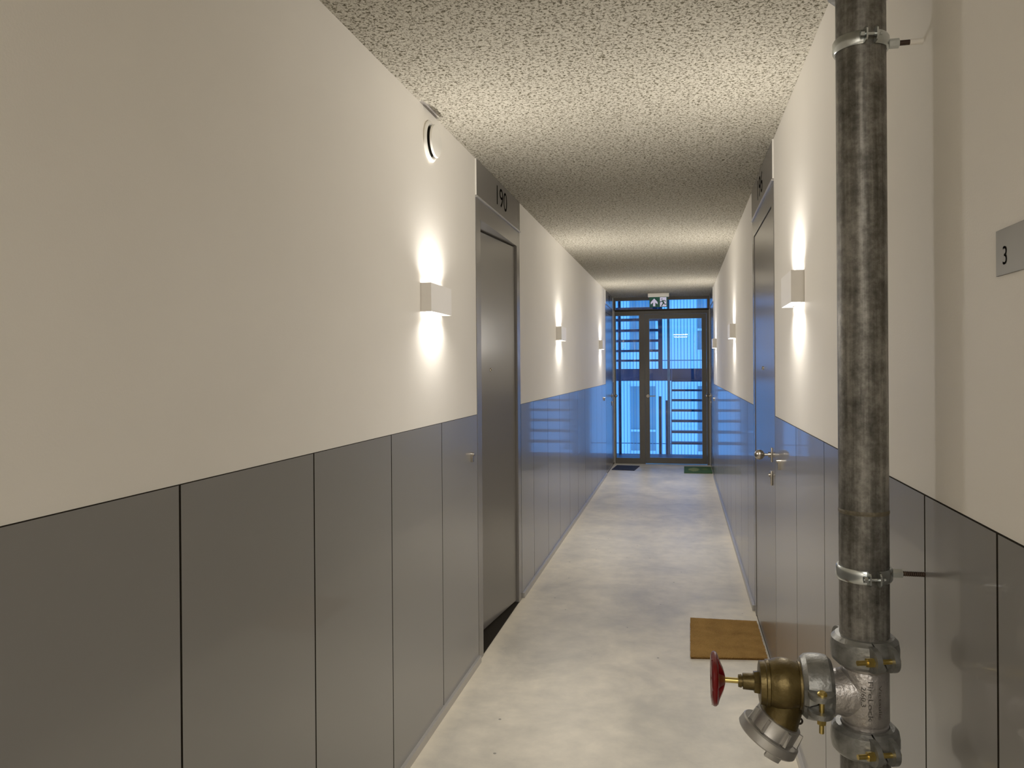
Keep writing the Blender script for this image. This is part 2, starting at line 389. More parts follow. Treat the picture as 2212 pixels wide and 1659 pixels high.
# ------------------------------------------------------------------ flat doors
def knob(parent, side, y, z, fn):
    """ball on a bar with an oblong rose; fn maps (n, y, z) to world"""
    b = MB(); b.box(-.016, .016, -.036, .036, -.001, .009, .004)
    for v in b.bm.verts: v.co = Vector(fn(v.co.z, y+v.co.x, z+v.co.y))
    k = b.build('door_knob', M['steel'], parent=parent)
    b = MB(); b.cyl(fn(.009, y, z), fn(.022, y, z), .013, seg=20); b.cyl(fn(.022, y, z), fn(.045, y, z), .0065, seg=16)
    c = fn(.062, y, z); b.sphere(c, .0245)
    b.build('ball', M['steel'], parent=k)
    b = MB(); b.box(-.016, .016, -.036, .036, -.001, .012, .005)
    for v in b.bm.verts: v.co = Vector(fn(v.co.z, y+v.co.x+.022*0, z-.115+v.co.y))
    b.cyl(fn(.012, y, z-.10), fn(.020, y, z-.10), .0085, seg=16)
    b.build('lock', M['steel'], parent=parent)
def flat_door(idx, side, y0, y1, number, hinge_far, ajar, knob_far, label):
    r = empty('door_%d' % idx, (WX(side, 0), (y0+y1)/2, 0)); tag(r, label, 'door', kind='structure')
    zf, zh = 2.300, 2.400
    J = .092
    fy0, fy1 = y0+J, y1-J
    # frame
    b = MB()
    wbox(b, side, -.10, .0025, y0+.002, fy0, 0, zh, .0006); wbox(b, side, -.10, .0025, fy1, y1-.002, 0, zh, .0006)
    wbox(b, side, -.10, .0025, fy0, fy1, zf, zh, .0006)
    f = b.build('door_frame', M['door'], r, smooth=False)
    # drip ledge and number panel
    b = MB(); wbox(b, side, -.01, .012, y0+.002, y1-.002, zh+.001, zh+.009, .002); b.build('ledge', M['alu'], r, smooth=False)
    b = MB(); wbox(b, side, -.02, .006, y0+.004, y1-.004, zh+.011, H-.001, .001); hp = b.build('number_panel', M['door'], r, smooth=False)
    b = MB(); wbox(b, side, -.02, .0065, y0+.001, y0+.004, zh+.011, H-.001); b.build('lit_edge_strip', M['white_plastic'], r, smooth=False)  # sconce-lit near edge of the number panel, put in as a white strip
    # number
    yc = 4.415-3.831+y0; zc = 2.511
    x = WX(side, .0066)
    fn = (lambda u, v: (x, yc+u, zc+v)) if side < 0 else (lambda u, v: (x, yc-u, zc+v))
    text_mesh('number', number, .262, .112, fn, M['black'], hp)
    # leaf
    w = fy1-fy0-.012; hy = fy1-.006 if hinge_far else fy0+.006; sgn = -1 if hinge_far else 1
    ang = math.radians(ajar); n0 = -.012 if ajar else -.001
    def fn(n, u, z):    # u from the hinge along the leaf, n out of the leaf face
        dn = math.sin(ang); dy = math.cos(ang)
        nn = n0 - u*dn + n*dy; yy = hy + sgn*(u*dy) + sgn*n*dn
        return (WX(side, nn), yy, z)
    b = MB(); b.box(0, w, -.045, 0, .022 if ajar else .012, zf-.008 , .0012)
    for v in b.bm.verts:
        u, n, z = v.co; v.co = Vector(fn(n, u, z))
    leaf = b.build('door_leaf', M['door'], r, smooth=False)
    ku = w-.038
    knob(leaf, side, ku, 1.077, lambda n, u, z: fn(n, u, z))
    b = MB(); u = w/2; b.cyl(fn(0, u, 1.505), fn(.006, u, 1.505), .011, .009, seg=20); pe = b.build('peephole', M['steel'], parent=leaf)
    b = MB(); b.cyl(fn(.006, u, 1.505), fn(.0066, u, 1.505), .0055, seg=12); b.build('lens', M['black'], parent=pe)
    # sill, and the unlit hall behind, its darkness put into near-black boards
    b = MB(); wbox(b, side, -.24, -.001, fy0, fy1, .0005, .006); b.build('threshold', M['dark_gap'], r, smooth=False)
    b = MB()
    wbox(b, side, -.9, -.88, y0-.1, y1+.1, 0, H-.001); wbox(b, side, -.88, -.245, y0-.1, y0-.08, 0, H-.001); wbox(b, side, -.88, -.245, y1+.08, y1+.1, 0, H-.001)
    b.build('hall_darkness', M['dark_gap'], r, smooth=False)
    return r
flat_door(1, -1, *D1, '190', True, 6.5, False, 'grey metal door 190 on left wall, standing slightly ajar')
flat_door(2, 1, *D1, '196', True, 0, False, 'closed grey metal door 196 on right wall with ball knob')
flat_door(3, -1, *D2, '192', False, 0, True, 'far grey metal door on left wall beside glazed end door')
flat_door(4, 1, *D2, '194', False, 0, True, 'far grey metal door on right wall beside glazed end door')

# ------------------------------------------------------------------ glazed end wall
K = (YE-0)/12.3
def ex(x): return x*K
def ez(z): return 1.5166+(z-1.5166)*K
y0, y1 = YE, YE+.07
r = empty('window_1', (-.3, YE, 0)); tag(r, 'glazed metal screen with transom and sidelight closing the corridor', 'window', kind='structure')
XL, XR = -A, B
sx0, sx1 = ex(-1.012), ex(-.645); dx0, dx1 = ex(-.552), ex(.394); gx1 = ex(.4085)
tz0, tz1 = ez(2.428), ez(2.57); rz = ez(2.412); sz0, sz1 = ez(.069), ez(2.331); dz1 = ez(2.342)
b = MB()
b.box(XL, sx0, y0, y1, 0, H); b.box(gx1, XR, y0, y1, 0, H)                       # jambs
b.box(sx0, gx1, y0, y1, tz1, H)                                                    # head
b.box(sx0, gx1, y0, y1, dz1+.004, tz0)                                             # transom rail
b.box(sx1, dx0-.003, y0, y1, 0, dz1+.004)                                          # mullion
b.box(dx1+.003, gx1, y0, y1, 0, dz1+.004)
b.box(sx0, sx1, y0, y1, 0, sz0); b.box(sx0, sx1, y0, y1, sz1, dz1+.004)
b.build('window_frame', M['frame'], r, smooth=False)
b = MB(); b.box(XL+.01, XR-.01, y0-.006, y0+.002, rz-.012, rz+.006); b.build('transom_gap', M['dark_gap'], r, smooth=False)
b = MB(); b.box(XL, XL+.018, y0-.012, y0, .0, rz); b.box(XR-.012, XR, y0-.012, y0, 0, rz); b.build('corner_strip', M['alu'], r, smooth=False)
for n_, (a0, a1, c0, c1) in (('sidelight_pane', (sx0, sx1, sz0, sz1)), ('transom_pane', (sx0, gx1, tz0, tz1))):
    b = MB(); b.box(a0-.004, a1+.004, y0+.03, y0+.036, c0-.004, c1+.004); b.build(n_, M['glass'], r, smooth=False)
r = empty('door_5', (dx0, YE, 0)); tag(r, 'glazed metal door with lever handle at corridor end', 'door', kind='structure')
px0, px1, pz0, pz1 = ex(-.484), ex(.323), ez(.08), ez(2.271)
b = MB()
b.box(dx0, px0, y0-.004, y1, .012, dz1); b.box(px1, dx1, y0-.004, y1, .012, dz1)
b.box(px0, px1, y0-.004, y1, .012, pz0); b.box(px0, px1, y0-.004, y1, pz1, dz1)
b.build('door_leaf', M['frame'], r, smooth=False)
b = MB(); b.box(px0-.004, px1+.004, y0+.03, y0+.036, pz0-.004, pz1+.004); b.build('glass_pane', M['glass'], r, smooth=False)
b = MB(); hx, hz = ex(-.511), ez(1.055)
b.cyl((hx, y0-.004, hz), (hx, y0-.014, hz), .024); b.cyl((hx, y0-.014, hz), (hx, y0-.05, hz), .009, seg=16)
b.tube([(hx-.005, y0-.05, hz), (hx+.03, y0-.052, hz), (ex(-.39), y0-.05, hz)], [.009, .0085, .008], 16)
b.build('lever_handle', M['steel'], r)

# ------------------------------------------------------------------ wall lights
W_, D_, H_ = .281, .046, .117       # width along wall, depth, height
def make_sconce():
    r = empty('wall_light', (0, 0, 0))
    t = .0022
    b = MB(); b.box(.0, D_, -W_/2, -W_/2+t, -H_/2, H_/2, .0005); b.box(0, D_, W_/2-t, W_/2, -H_/2, H_/2, .0005)
    b.box(D_-t, D_, -W_/2+t, W_/2-t, -H_/2, H_/2, .0005); b.box(.001, .004, -W_/2+t, W_/2-t, -H_/2+.004, H_/2-.004)
    b.build('housing', M['sconce'], r, smooth=False)
    for sg in (1, -1):
        b = MB(); z0 = sg*(H_/2-.010)
        b.rings([[(.023+(.0185 if k == 0 else .0185*math.cos(k*PI/8))*math.cos(2*PI*i/32)*(1.0), (W_/2-.006)*math.cos(k*PI/8)*math.sin(2*PI*i/32), z0+sg*.008*math.sin(k*PI/8)) for i in range(32)] for k in range(0, 4)])
        b.build('diffuser', M['diff'], r)
        l = bpy.data.lights.new('lamp', 'AREA'); l.shape = 'RECTANGLE'; l.size = .034; l.size_y = .20
        l.energy = LP*(1.0 if sg > 0 else .9); l.color = (1., .94, .865); l.spread = PI*.88
        lo = bpy.data.objects.new('lamp', l); C.objects.link(lo); lo.parent = r
        lo.location = (.023, 0, sg*(H_/2+.0015)); lo.rotation_euler = (0, (PI+TILT) if sg > 0 else -TILT, 0)
    return r
LP = 7.9; TILT = math.radians(38)
zs = 1.806
spots = [(-1, 3.107, 'white box wall light on left wall just before door 190'),
         (-1, 6.57, 'second white box wall light on left wall, past door 190'),
         (-1, 10.06, 'farthest white box wall light on left wall, next to far left door'),
         (1, 3.072, 'white box wall light on right wall between riser pipe and door 196'),
         (1, 6.64, 'second white box wall light on right wall, past door 196'),
         (1, 10.05, 'farthest white box wall light on right wall, next to far right door'),
         (-1, -2.4, 'white box wall light added for ambient light on left wall behind the camera'),  # unseen pair, added to lift the ambient light
         (1, -2.4, 'white box wall light added for ambient light on right wall behind the camera')]
proto = make_sconce()
for i, (side, y, lb) in enumerate(spots):
    o = proto if i == 0 else copy_tree(proto)
    o.location = (WX(side, 0), y, zs); o.rotation_euler = (0, 0, 0 if side < 0 else PI)
    tag(o, lb, 'wall light', 'white up and down wall lights along the corridor')

# added fill lights behind the camera, shaped as flat ceiling luminaires
for yy, pw in ((-1.5, 27.), (-3.6, 18.)):
    e = tag(empty('fill_light', (.0, yy, H)), 'added square fill light under the ceiling behind the camera, %s one' % ('nearer' if yy > -2 else 'farther'), 'fill light')
    b = MB(); b.box(-.25, .25, yy-.25, yy+.25, H-.03, H-.001, .004); b.build('housing', M['white_plastic'], e)
    l = bpy.data.lights.new('lamp', 'AREA'); l.shape = 'SQUARE'; l.size = .45; l.energy = pw; l.color = (1., .94, .865)
    lo = bpy.data.objects.new('lamp', l); C.objects.link(lo); lo.parent = e; lo.location = (0, 0, -.032)

# ------------------------------------------------------------------ round vent
vy, vz = 3.10, 2.474
r = tag(empty('air_vent', (-A, vy, vz)), 'round white disc air vent high on left wall near ceiling', 'vent')
b = MB(); prof = [(0, .084), (.006, .086), (.010, .082), (.013, .074), (.010, .068), (.002, .064)]
b.lathe(prof, (-A, vy, vz), (1, 0, 0), 48, cap=False); b.build('ring', M['white_plastic'], r)
b = MB(); b.lathe([(.0, .064), (.0015, .064)], (-A, vy, vz), (1, 0, 0), 48); b.build('throat', M['dark_gap'], r)
b = MB(); b.lathe([(.020, .060), (.022, .067), (.026, .069), (.031, .066), (.034, .05), (.036, .02)], (-A, vy, vz), (1, 0, 0), 48); d = b.build('disc', M['white_plastic'], r)
b = MB(); b.cyl((-A+.001, vy, vz), (-A+.021, vy, vz), .008); b.build('stem', M['dark_gap'], parent=d)

# ------------------------------------------------------------------ floor-number plate
r = tag(empty('floor_number_sign', (B, 1.05, 1.672)), 'grey metal plate reading 3 on right wall at right edge', 'sign')
b = MB(); b.box(B-.003, B, .90, 1.2, 1.640, 1.704, .0006); pl = b.build('plate', M['plate'], r, smooth=False)
text_mesh('digit', '3', .0135, .0255, lambda u, v: (B-.0034, 1.169-u, 1.6665+v), M['black'], pl)

# ------------------------------------------------------------------ exit sign
sy = 11.53; kk = sy/12.3
def qx(x): return x*kk
def qz(z): return 1.5166+(z-1.5166)*kk
r = tag(empty('exit_sign', (qx(-.337), sy, H)), 'green emergency exit sign with arrow and running figure hanging from ceiling', 'sign')
b = MB(); b.box(qx(-.5), qx(-.173), sy-.03, sy+.03, qz(2.616), H, .003); b.build('housing', M['white_plastic'], r)
sx_0, sx_1, sz_0, sz_1 = qx(-.478), qx(-.197), qz(2.455), qz(2.616)
b = MB(); b.box(sx_0, sx_1, sy-.004, sy+.004, sz_0, sz_1); pl = b.build('sign_plate', M['sgreen'], r, smooth=False)
sw, sh = sx_1-sx_0, sz_1-sz_0
def SP(u, v, d=.0046): return (sx_0+u*sw, sy-d, sz_0+v*sh)
def flat(name, polys, mat, d):
    b = MB()
    for p in polys: b.bm.faces.new([b._v(SP(u, v, d)) for u, v in p])
    return b.build(name, mat, parent=pl, smooth=False, flip=False)
flat('arrow', [[(.265, .86), (.075, .50), (.075, .29), (.205, .47), (.265, .86)][:4]+[(.235, .50), (.265, .6)][0:0], [(.265, .86), (.205, .46), (.325, .46)], [(.265, .86), (.325, .46), (.455, .29), (.455, .50)], [(.205, .46), (.205, .10), (.325, .10), (.325, .46)]], M['swhite'], .0046)
flat('white_field', [[(.585, .06), (.94, .06), (.94, .96), (.585, .96)]], M['swhite'], .0046)
def stroke(p, q, w):
    dx, dy = (q[0]-p[0])*sw, (q[1]-p[1])*sh; l = math.hypot(dx, dy); nx, ny = -dy/l*w/2/sw, dx/l*w/2/sh
    return [(p[0]+nx, p[1]+ny), (p[0]-nx, p[1]-ny), (q[0]-nx, q[1]-ny), (q[0]+nx, q[1]+ny)]
hd = [(.69+.032*math.cos(2*PI*i/14), .785+.055*math.sin(2*PI*i/14)) for i in range(14)]
flat('running_figure', [hd, stroke((.72, .63), (.79, .40), .024), stroke((.70, .63), (.84, .65), .012), stroke((.84, .65), (.90, .55), .012),
     stroke((.70, .62), (.64, .52), .012), stroke((.65, .52), (.585, .52), .012), stroke((.78, .42), (.71, .22), .016), stroke((.71, .22), (.67, .08), .014),
     stroke((.79, .42), (.83, .29), .016), stroke((.82, .29), (.935, .28), .013)], M['sgreen'], .0052)

# ------------------------------------------------------------------ mats
r = None
def mat_slab(name, corners, h, mat, label, fuzz=0., n=46):
    cx = sum(c[0] for c in corners)/4; cy = sum(c[1] for c in corners)/4
    e = tag(empty(name, (cx, cy, 0)), label, 'doormat')
    pts = []
    for i in range(4):
        a, c = corners[i], corners[(i+1) % 4]
        m = n if fuzz else 1
        for k in range(m):
            t = k/m; pts.append((a[0]+(c[0]-a[0])*t+random.uniform(-fuzz, fuzz)*(k > 0), a[1]+(c[1]-a[1])*t+random.uniform(-fuzz, fuzz)*(k > 0)))
    b = MB(); b.prism([(x, y, h*.62) for x, y in pts], (0, 0, h*.38)); b.build('pile', mat, e, smooth=False)
    b = MB(); sc = .996
    b.prism([(cx+(x-cx)*sc, cy+(y-cy)*sc, .0004) for x, y in corners], (0, 0, h*.62)); b.build('backing', M['coir_edge'] if fuzz else mat, e, smooth=False)
    return e
mat_slab('doormat', [(.040, 4.068), (.428, 4.120), (.428, 4.700), (.046, 4.693)], .016, M['coir'], 'tan coir doormat in front of door 196', .0018)
mat_slab('doormat', [(-1.010, 11.345), (-.672, 11.30), (-.620, 11.84), (-.972, 11.882)], .006, M['navy'], 'small dark navy doormat before far left door')
g = mat_slab('doormat', [(.036, 11.14), (.432, 11.155), (.432, 11.86), (.040, 11.855)], .010, M['green'], 'green doormat with pale motif before far right door')

# ------------------------------------------------------------------ dry riser
PX, PY, PR = .333, 1.535, .0437
r = tag(empty('riser_pipe', (PX, PY, 0)), 'weathered galvanised vertical fire riser pipe in front of right wall', 'pipe')
b = MB(); b.cyl((PX, PY, .0005), (PX, PY, .822), PR, seg=64); b.build('lower_pipe', M['pipe'], r)
b = MB(); b.cyl((PX, PY, .985), (PX, PY, H-.001), PR, seg=64); b.build('upper_pipe', M['pipe'], r)
b = MB(); b.lathe([(-.0045, PR-.0002), (-.002, PR+.0007), (0, PR+.0009), (.002, PR+.0007), (.0045, PR-.0002)], (PX, PY, 1.245), (0, 0, 1), 64, cap=False); b.build('weld_seam', M['weld'], r)
b = MB(); b.cyl((PX, PY, .0004), (PX, PY, .006), .075, seg=40); b.build('floor_rose', M['alu'], r)

# grooved coupling around local z, pad facing local -y; two halves with a skew split and bolted lugs
def coupling(mtx, label, pads=((-PI/2+.30),), hh=.027, bolt_dir=1):
    loc = mtx.translation
    e = tag(empty('pipe_coupling', loc), label, 'pipe coupling', 'grooved pipe couplings on the fire riser')
    R0 = PR-.001
    prof = [(-1., R0), (-.97, R0+.0085), (-.70, R0+.0155), (-.25, R0+.0175), (.25, R0+.0175), (.70, R0+.0155), (.97, R0+.0085), (1., R0)]
    pa = pads[0]
    for half in (0, 1):
        b = MB(mtx); nseg = 30; g = .03; rs = []
        for k in range(nseg+1):
            th = pa + half*PI + g + (PI-2*g)*k/nseg
            ring = []
            for t, rr in prof:
                z = t*hh
                sk = .30*math.cos(PI*k/nseg)*(1 if half == 0 else -1)*t     # skewed joint
                a = th - sk*.9*(1 if half == 0 else 1)
                ring.append((rr*math.cos(a), rr*math.sin(a), z))
            rs.append(ring)
        b.rings(rs)
        b.build('housing_half', M['cast'], e)
    # lugs, bolts
    for side in (0, 1):
        a = pa+side*PI; ur = Vector((math.cos(a), math.sin(a), 0)); ut = Vector((-math.sin(a), math.cos(a), 0)); uz = Vector((0, 0, 1))
        b = MB(mtx)
        for s_ in (-1, 1):
            c = ut*s_*.0165
            pts = []
            for q in range(13):
                t = PI*q/12
                pts.append(c-ut*.005+ur*(R0+.016+.024*math.sin(t))+uz*(.0225*math.cos(t)))
            pts += [c-ut*.005+ur*(R0+.002)+uz*(-.0225), c-ut*.005+ur*(R0+.002)+uz*.0225]
            b.prism(pts, ut*.010)
        b.build('lug', M['cast'], e)
        bc = ur*(R0+.0255); bd = bolt_dir*(1 if side == 0 or hh < .0275 else -1)
        b = MB(mtx); b.cyl(bc-ut*.052*bd, bc+ut*.024*bd, .0045, seg=16); b.hexa(bc-ut*.034*bd, bc-ut*.022*bd, .0085)
        b.lathe([(0, .0088), (.003, .0085), (.006, .005)], bc+ut*.0215*bd, ut*bd, 20)
        b.build('bolt', M['brass_new'] if label.find('top edge') < 0 else M['rust'], e)
    return e
coupling(Matrix.Translation((PX, PY, .987)), 'galvanised pipe coupling joining riser pipe above the tee')
coupling(Matrix.Translation((PX, PY, .820)), 'galvanised pipe coupling joining riser pipe below the tee')
coupling(Matrix.Translation((PX, PY, 2.232)) @ Matrix.Rotation(-1.6, 4, 'Z'), 'pipe coupling on riser pipe at top edge of view above upper clamp')
ZB = .909
coupling(Matrix.Translation((.246, PY, ZB)) @ Matrix.Rotation(-PI/2, 4, 'Y') @ Matrix.Rotation(0, 4, 'Z'), 'galvanised pipe coupling between tee branch and brass valve', pads=((-PI/2-.12),), hh=.028)

# tee
r = tag(empty('pipe_tee', (PX, PY, .9)), 'silver cast tee fitting with raised lettering on riser pipe', 'pipe fitting')
b = MB(); RT = .0415
b.lathe([(0, RT-.003), (.003, RT), (.008, RT), (.010, RT-.002), (.016, RT+.001), (.104, RT+.001), (.110, RT-.002), (.114, RT), (.119, RT), (.122, RT-.003)], (PX, PY, .842), (0, 0, 1), 64)
b.build('run', M['tee'], r)
b = MB(); seg = 48; rs = []
for t, rr, fl in ((.004, .040, .0), (.012, .0405, .022), (.020, .041, .016), (.028, .041, .010), (.036, .041, .005), (.044, .041, .001), (.052, .0408, 0), (.060, .0405, 0), (.0605, .039, 0), (.064, .039, 0), (.0645, .0405, 0), (.075, .0405, 0)):
    ring = []
    for i in range(seg):
        a = 2*PI*i/seg; ring.append((PX-t, PY+(rr)*math.cos(a), ZB-.006+(rr+fl*abs(math.sin(a))**1.5)*math.sin(a)))
    rs.append(ring)
b.rings(rs); b.build('branch', M['tee'], r)
for nm, txt, th0, zc, w, h in (('lettering', 'FireLock', -PI/2+.02, .905, .072, .0085), ('lettering', 'Victaulic', -PI/2+.43, .903, .062, .0062), ('lettering', '2/60.3', -PI/2-.26, .912, .036, .0078)):
    vs, fs = text_verts(txt, w, h)
    b = MB(); rad = RT+.0018
    vv = [b._v((PX+rad*math.cos(th0+y/rad), PY+rad*math.sin(th0+y/rad), zc-x)) for x, y in vs]
    for f in fs:
        try: b.bm.faces.new([vv[i] for i in f])
        except ValueError: pass
    bmesh.ops.solidify(b.bm, geom=b.bm.faces[:], thickness=.0018)
    b.build(nm, M['letters'], r, smooth=False)

# angle valve
r = tag(empty('angle_valve', (.185, PY, ZB)), 'aged brass angle hose valve with red handwheel on the riser pipe', 'valve')
X = (1, 0, 0)
b = MB()
b.lathe([(-.001, .036), (0, .0395), (.010, .0405), (.0115, .0430), (.0165, .0435), (.018, .0420), (.030, .0470), (.042, .0485), (.054, .0470), (.064, .0430), (.070, .0410), (.0705, .0435), (.079, .0435), (.080, .039)], (.144, PY, ZB), X, 56)
b.build('body', M['brass'], r)
b = MB(); b.tube([(.190, PY, .905), (.190, PY, .880), (.186, PY, .862), (.180, PY, .8425), (.1775, PY, .838)], [.036, .035, .0355, .037, .037], 40, dirs=[(0, 0, -1), (0, 0, -1), (-.2, 0, -.97), (-.46, 0, -.88), (-.51, 0, -.86)])
b.build('outlet', M['brass'], r)
b = MB(); b.lathe([(0, .0215), (.010, .0225), (.011, .022)], (.1335, PY, ZB), X, 6); b.lathe([(0, .0115), (.006, .0125), (.0065, .0105), (.008, .0105), (.0085, .0150), (.031, .0158)], (.1045, PY, ZB), X, 32)
b.build('bonnet', M['brass'], r)
b = MB(); b.cyl((.060, PY, ZB), (.108, PY, ZB), .0052, seg=20); b.build('stem', M['brass_new'], r)
b = MB()
b.lathe([(0, .0105), (.0025, .0115), (.0135, .0125), (.022, .0095), (.0225, .004)], (.0575, PY, ZB), X, 28)
nr, ns = 48, 12
rs = []
for i in range(nr+1):
    a = 2*PI*i/nr; wob = .0505+.0012*math.cos(5*a)
    rs.append([(.0600+.0068*math.cos(2*PI*k/ns), PY+(wob-.0085+.0085*math.sin(2*PI*k/ns))*math.cos(a), ZB+(wob-.0085+.0085*math.sin(2*PI*k/ns))*math.sin(a)) for k in range(ns)])
b.rings(rs, cap=False)
for i in range(5):
    a = 2*PI*i/5+PI/2; d = Vector((0, math.cos(a), math.sin(a))); t = Vector((0, -math.sin(a), math.cos(a)))
    c = Vector((0, PY, ZB)); sc = []
    for q, (xx0, xx1, wd) in ((.008, (.0560, .0800, .0085)), (.020, (.0550, .0765, .0125)), (.034, (.0545, .0700, .0160)), (.044, (.0540, .0665, .0190))):
        sc.append([c+d*q+t*wd+Vector((xx0, 0, 0)), c+d*q-t*wd+Vector((xx0, 0, 0)), c+d*q-t*wd*.7+Vector((xx1, 0, 0)), c+d*q+t*wd*.7+Vector((xx1, 0, 0))])
    b.rings(sc)
b.build('handwheel', M['red'], r)
# drain ring eye behind the outlet
b = MB(); rs = []
for i in range(25):
    a = 2*PI*i/24; rs.append([(.2165+(.0052+.0020*math.cos(2*PI*k/8))*math.cos(a), PY+.0020*math.sin(2*PI*k/8), .8405+(.0052+.0020*math.cos(2*PI*k/8))*math.sin(a)) for k in range(8)])
b.rings(rs, cap=False); b.build('chain_eye', M['dark_gap'], r)
# cam-type hose coupling on the outlet
ad = Vector((-.51, 0, -.86)).normalized(); c0 = Vector((.181, PY, .8445))
b = MB(); b.lathe([(0, .037), (.0005, .0425), (.0015, .0435), (.030, .0445), (.034, .0465)], c0, ad, 56); cl = b.build('hose_coupling', M['alloy'], r); cl['label'] = 'cast aluminium hose coupling with claws'; e = cl
b = MB(); b.lathe([(.030, .046), (.0305, .0555), (.033, .0575), (.048, .0590), (.051, .0565), (.0512, .042), (.038, .040)], c0, ad, 64); b.build('locking_ring', M['alloy'], parent=cl)
b = MB(); b.lathe([(.040, .0395), (.049, .0395)], c0, ad, 48); b.build('rubber_seal', M['black'], parent=cl)
u = Vector((0, -1, 0)); w = ad.cross(u)
for th in (-1.3, -.35, .55, 1.35, PI):      # ribs on the collar
    b = MB(); d = u*math.cos(th)+w*math.sin(th); t = ad.cross(d)
    o0 = c0+d*.0425
    b.rings([[o0+ad*.003-t*.003, o0+ad*.003+t*.003, o0+ad*.003+t*.0025+d*.007, o0+ad*.003-t*.0025+d*.008], [o0+ad*.029-t*.003, o0+ad*.029+t*.003, o0+ad*.029+t*.0025+d*.009, o0+ad*.029-t*.0025+d*.011]])
    b.build('rib', M['alloy'], parent=cl)
for th0 in (-.18, -.18+PI):         # hooked lugs below the ring
    b = MB(); rs = []
    for k in range(11):
        a = th0-.27+.54*k/10; d = u*math.cos(a)+w*math.sin(a)
        rs.append([c0+ad*.049+d*.047, c0+ad*.060+d*.047, c0+ad*.060+d*.0565, c0+ad*.049+d*.0575])
    b.rings(rs); b.build('claw', M['alloy'], parent=cl)

# pipe clamps with threaded rods
def clamp(z, label, pale_tail):
    e = tag(empty('pipe_clamp', (PX, PY, z)), label, 'pipe clamp', 'zinc pipe clamps holding the riser')
    seg = 56; ga = -PI/2+.10; g = .20
    b = MB()
    prof = [(-.0125, PR+.0006), (-.0125, PR+.0035), (-.009, PR+.0055), (0, PR+.0058), (.009, PR+.0055), (.0125, PR+.0035), (.0125, PR+.0006)]
    rs = [[(PX+rr*math.cos(a), PY+rr*math.sin(a), z+t) for t, rr in prof] for a in [ga+g+(2*PI-2*g)*k/seg for k in range(seg+1)]]
    b.rings(rs); b.build('band', M['zinc'], e)
    for s_ in (-1, 1):
        a = ga+s_*g; d = Vector((math.cos(ga), math.sin(ga), 0)); t = Vector((-math.sin(ga), math.cos(ga), 0))
        base = Vector((PX, PY, z))+Vector((math.cos(a), math.sin(a), 0))*(PR+.002)
        b = MB(); rs = []
        for q, hh in ((0, .0125), (.006, .0135), (.016, .012), (.020, .008)):
            rs.append([base+d*q-t*.0014+Vector((0, 0, -hh)), base+d*q+t*.0014+Vector((0, 0, -hh)), base+d*q+t*.0014+Vector((0, 0, hh)), base+d*q-t*.0014+Vector((0, 0, hh))])
        b.rings(rs); b.build('ear', M['zinc'], e)
    d = Vector((math.cos(ga), math.sin(ga), 0)); t = Vector((-math.sin(ga), math.cos(ga), 0)); c = Vector((PX, PY, z))+d*(PR+.0125)
    b = MB(); b.cyl(c-t*.019, c+t*.019, .0030, seg=14); b.hexa(c-t*.0185, c-t*.0125, .0062); b.lathe([(0, .0058), (.002, .0055), (.0042, .003)], c+t*.0112, t, 18)
    b.build('bolt', M['zinc'], e)
    b = MB(); b.hexa((PX+PR+.004, PY, z), (PX+PR+.0225, PY, z), .0090); b.cyl((PX+PR-.001, PY, z), (PX+PR+.005, PY, z), .0065, seg=16); b.build('boss_nut', M['zinc'], e)
    xm = PX+PR+(.041 if pale_tail else .0); x0 = PX+PR+.0225
    if pale_tail:
        b = MB(); b.cyl((x0, PY, z), (xm, PY, z), .0048, seg=16); b.build('threaded_rod', M['rod'], e)
        b = MB(); b.cyl((xm, PY, z), (B+.002, PY, z), .0053, seg=16); b.build('rod_tail', M['paint'], e)  # wall end of the rod, in the wall colour
    else:
        b = MB(); prof = []; n = 26; L = B+.004-x0
        for i in range(n+1): prof.append((L*i/n, .0050 if i % 2 else .0042))
        b.lathe(prof, (x0, PY, z), (1, 0, 0), 16); b.build('threaded_rod', M['rod'], e)
clamp(2.112, 'upper zinc pipe clamp bolting riser pipe to white wall', True)
clamp(1.130, 'lower zinc pipe clamp bolting riser pipe through grey wall panel', False)

# ------------------------------------------------------------------ outside: landing, stair, screen, facade
r = tag(empty('steel_staircase', (0, 13.6, 0)), 'dark open-tread steel staircase outside behind the glazed door', 'staircase')
ST = M['stair']; Y0 = 13.6; RN = .22; RI = .18
b = MB(); b.box(-1.5, 1.3, YE+.12, Y0, -.12, -.006); b.build('entrance_landing', ST, r, smooth=False)
b = MB(); b.box(-1.5, 1.3, 15.25, 16.3, 1.24, 1.475); b.build('middle_landing', ST, r, smooth=False)
b = MB(); b.box(-1.5, 1.3, YE+.12, Y0, 2.78, 2.90); b.build('upper_landing', ST, r, smooth=False)
for n in range(1, 8):
    b = MB(); y = Y0+RN*n; z = RI*n; b.box(-.165, 1.0, y-.02, y+.20, z-.036, z); b.build('tread', ST, r, smooth=False)
for n in range(1, 8):
    b = MB(); y = 15.36-RN*n; z = 1.475+.184*n; b.box(-1.4, -.405, y-.20, y+.02, z-.042, z); b.build('tread', ST, r, smooth=False)
def stringer(x, pts): 
    b = MB(); b.prism([(x-.006, y, z) for y, z in pts], (.012, 0, 0)); b.build('stringer', ST, r, smooth=False)
for x in (-.172, 1.006): stringer(x, [(Y0, -.02), (Y0, .10), (15.25, 1.475), (15.36, 1.475), (15.36, 1.32)])
for x in (-.398, -1.406): stringer(x, [(15.36, 1.40), (15.36, 1.56), (Y0+.1, 3.0), (Y0, 2.9), (Y0, 2.82)])
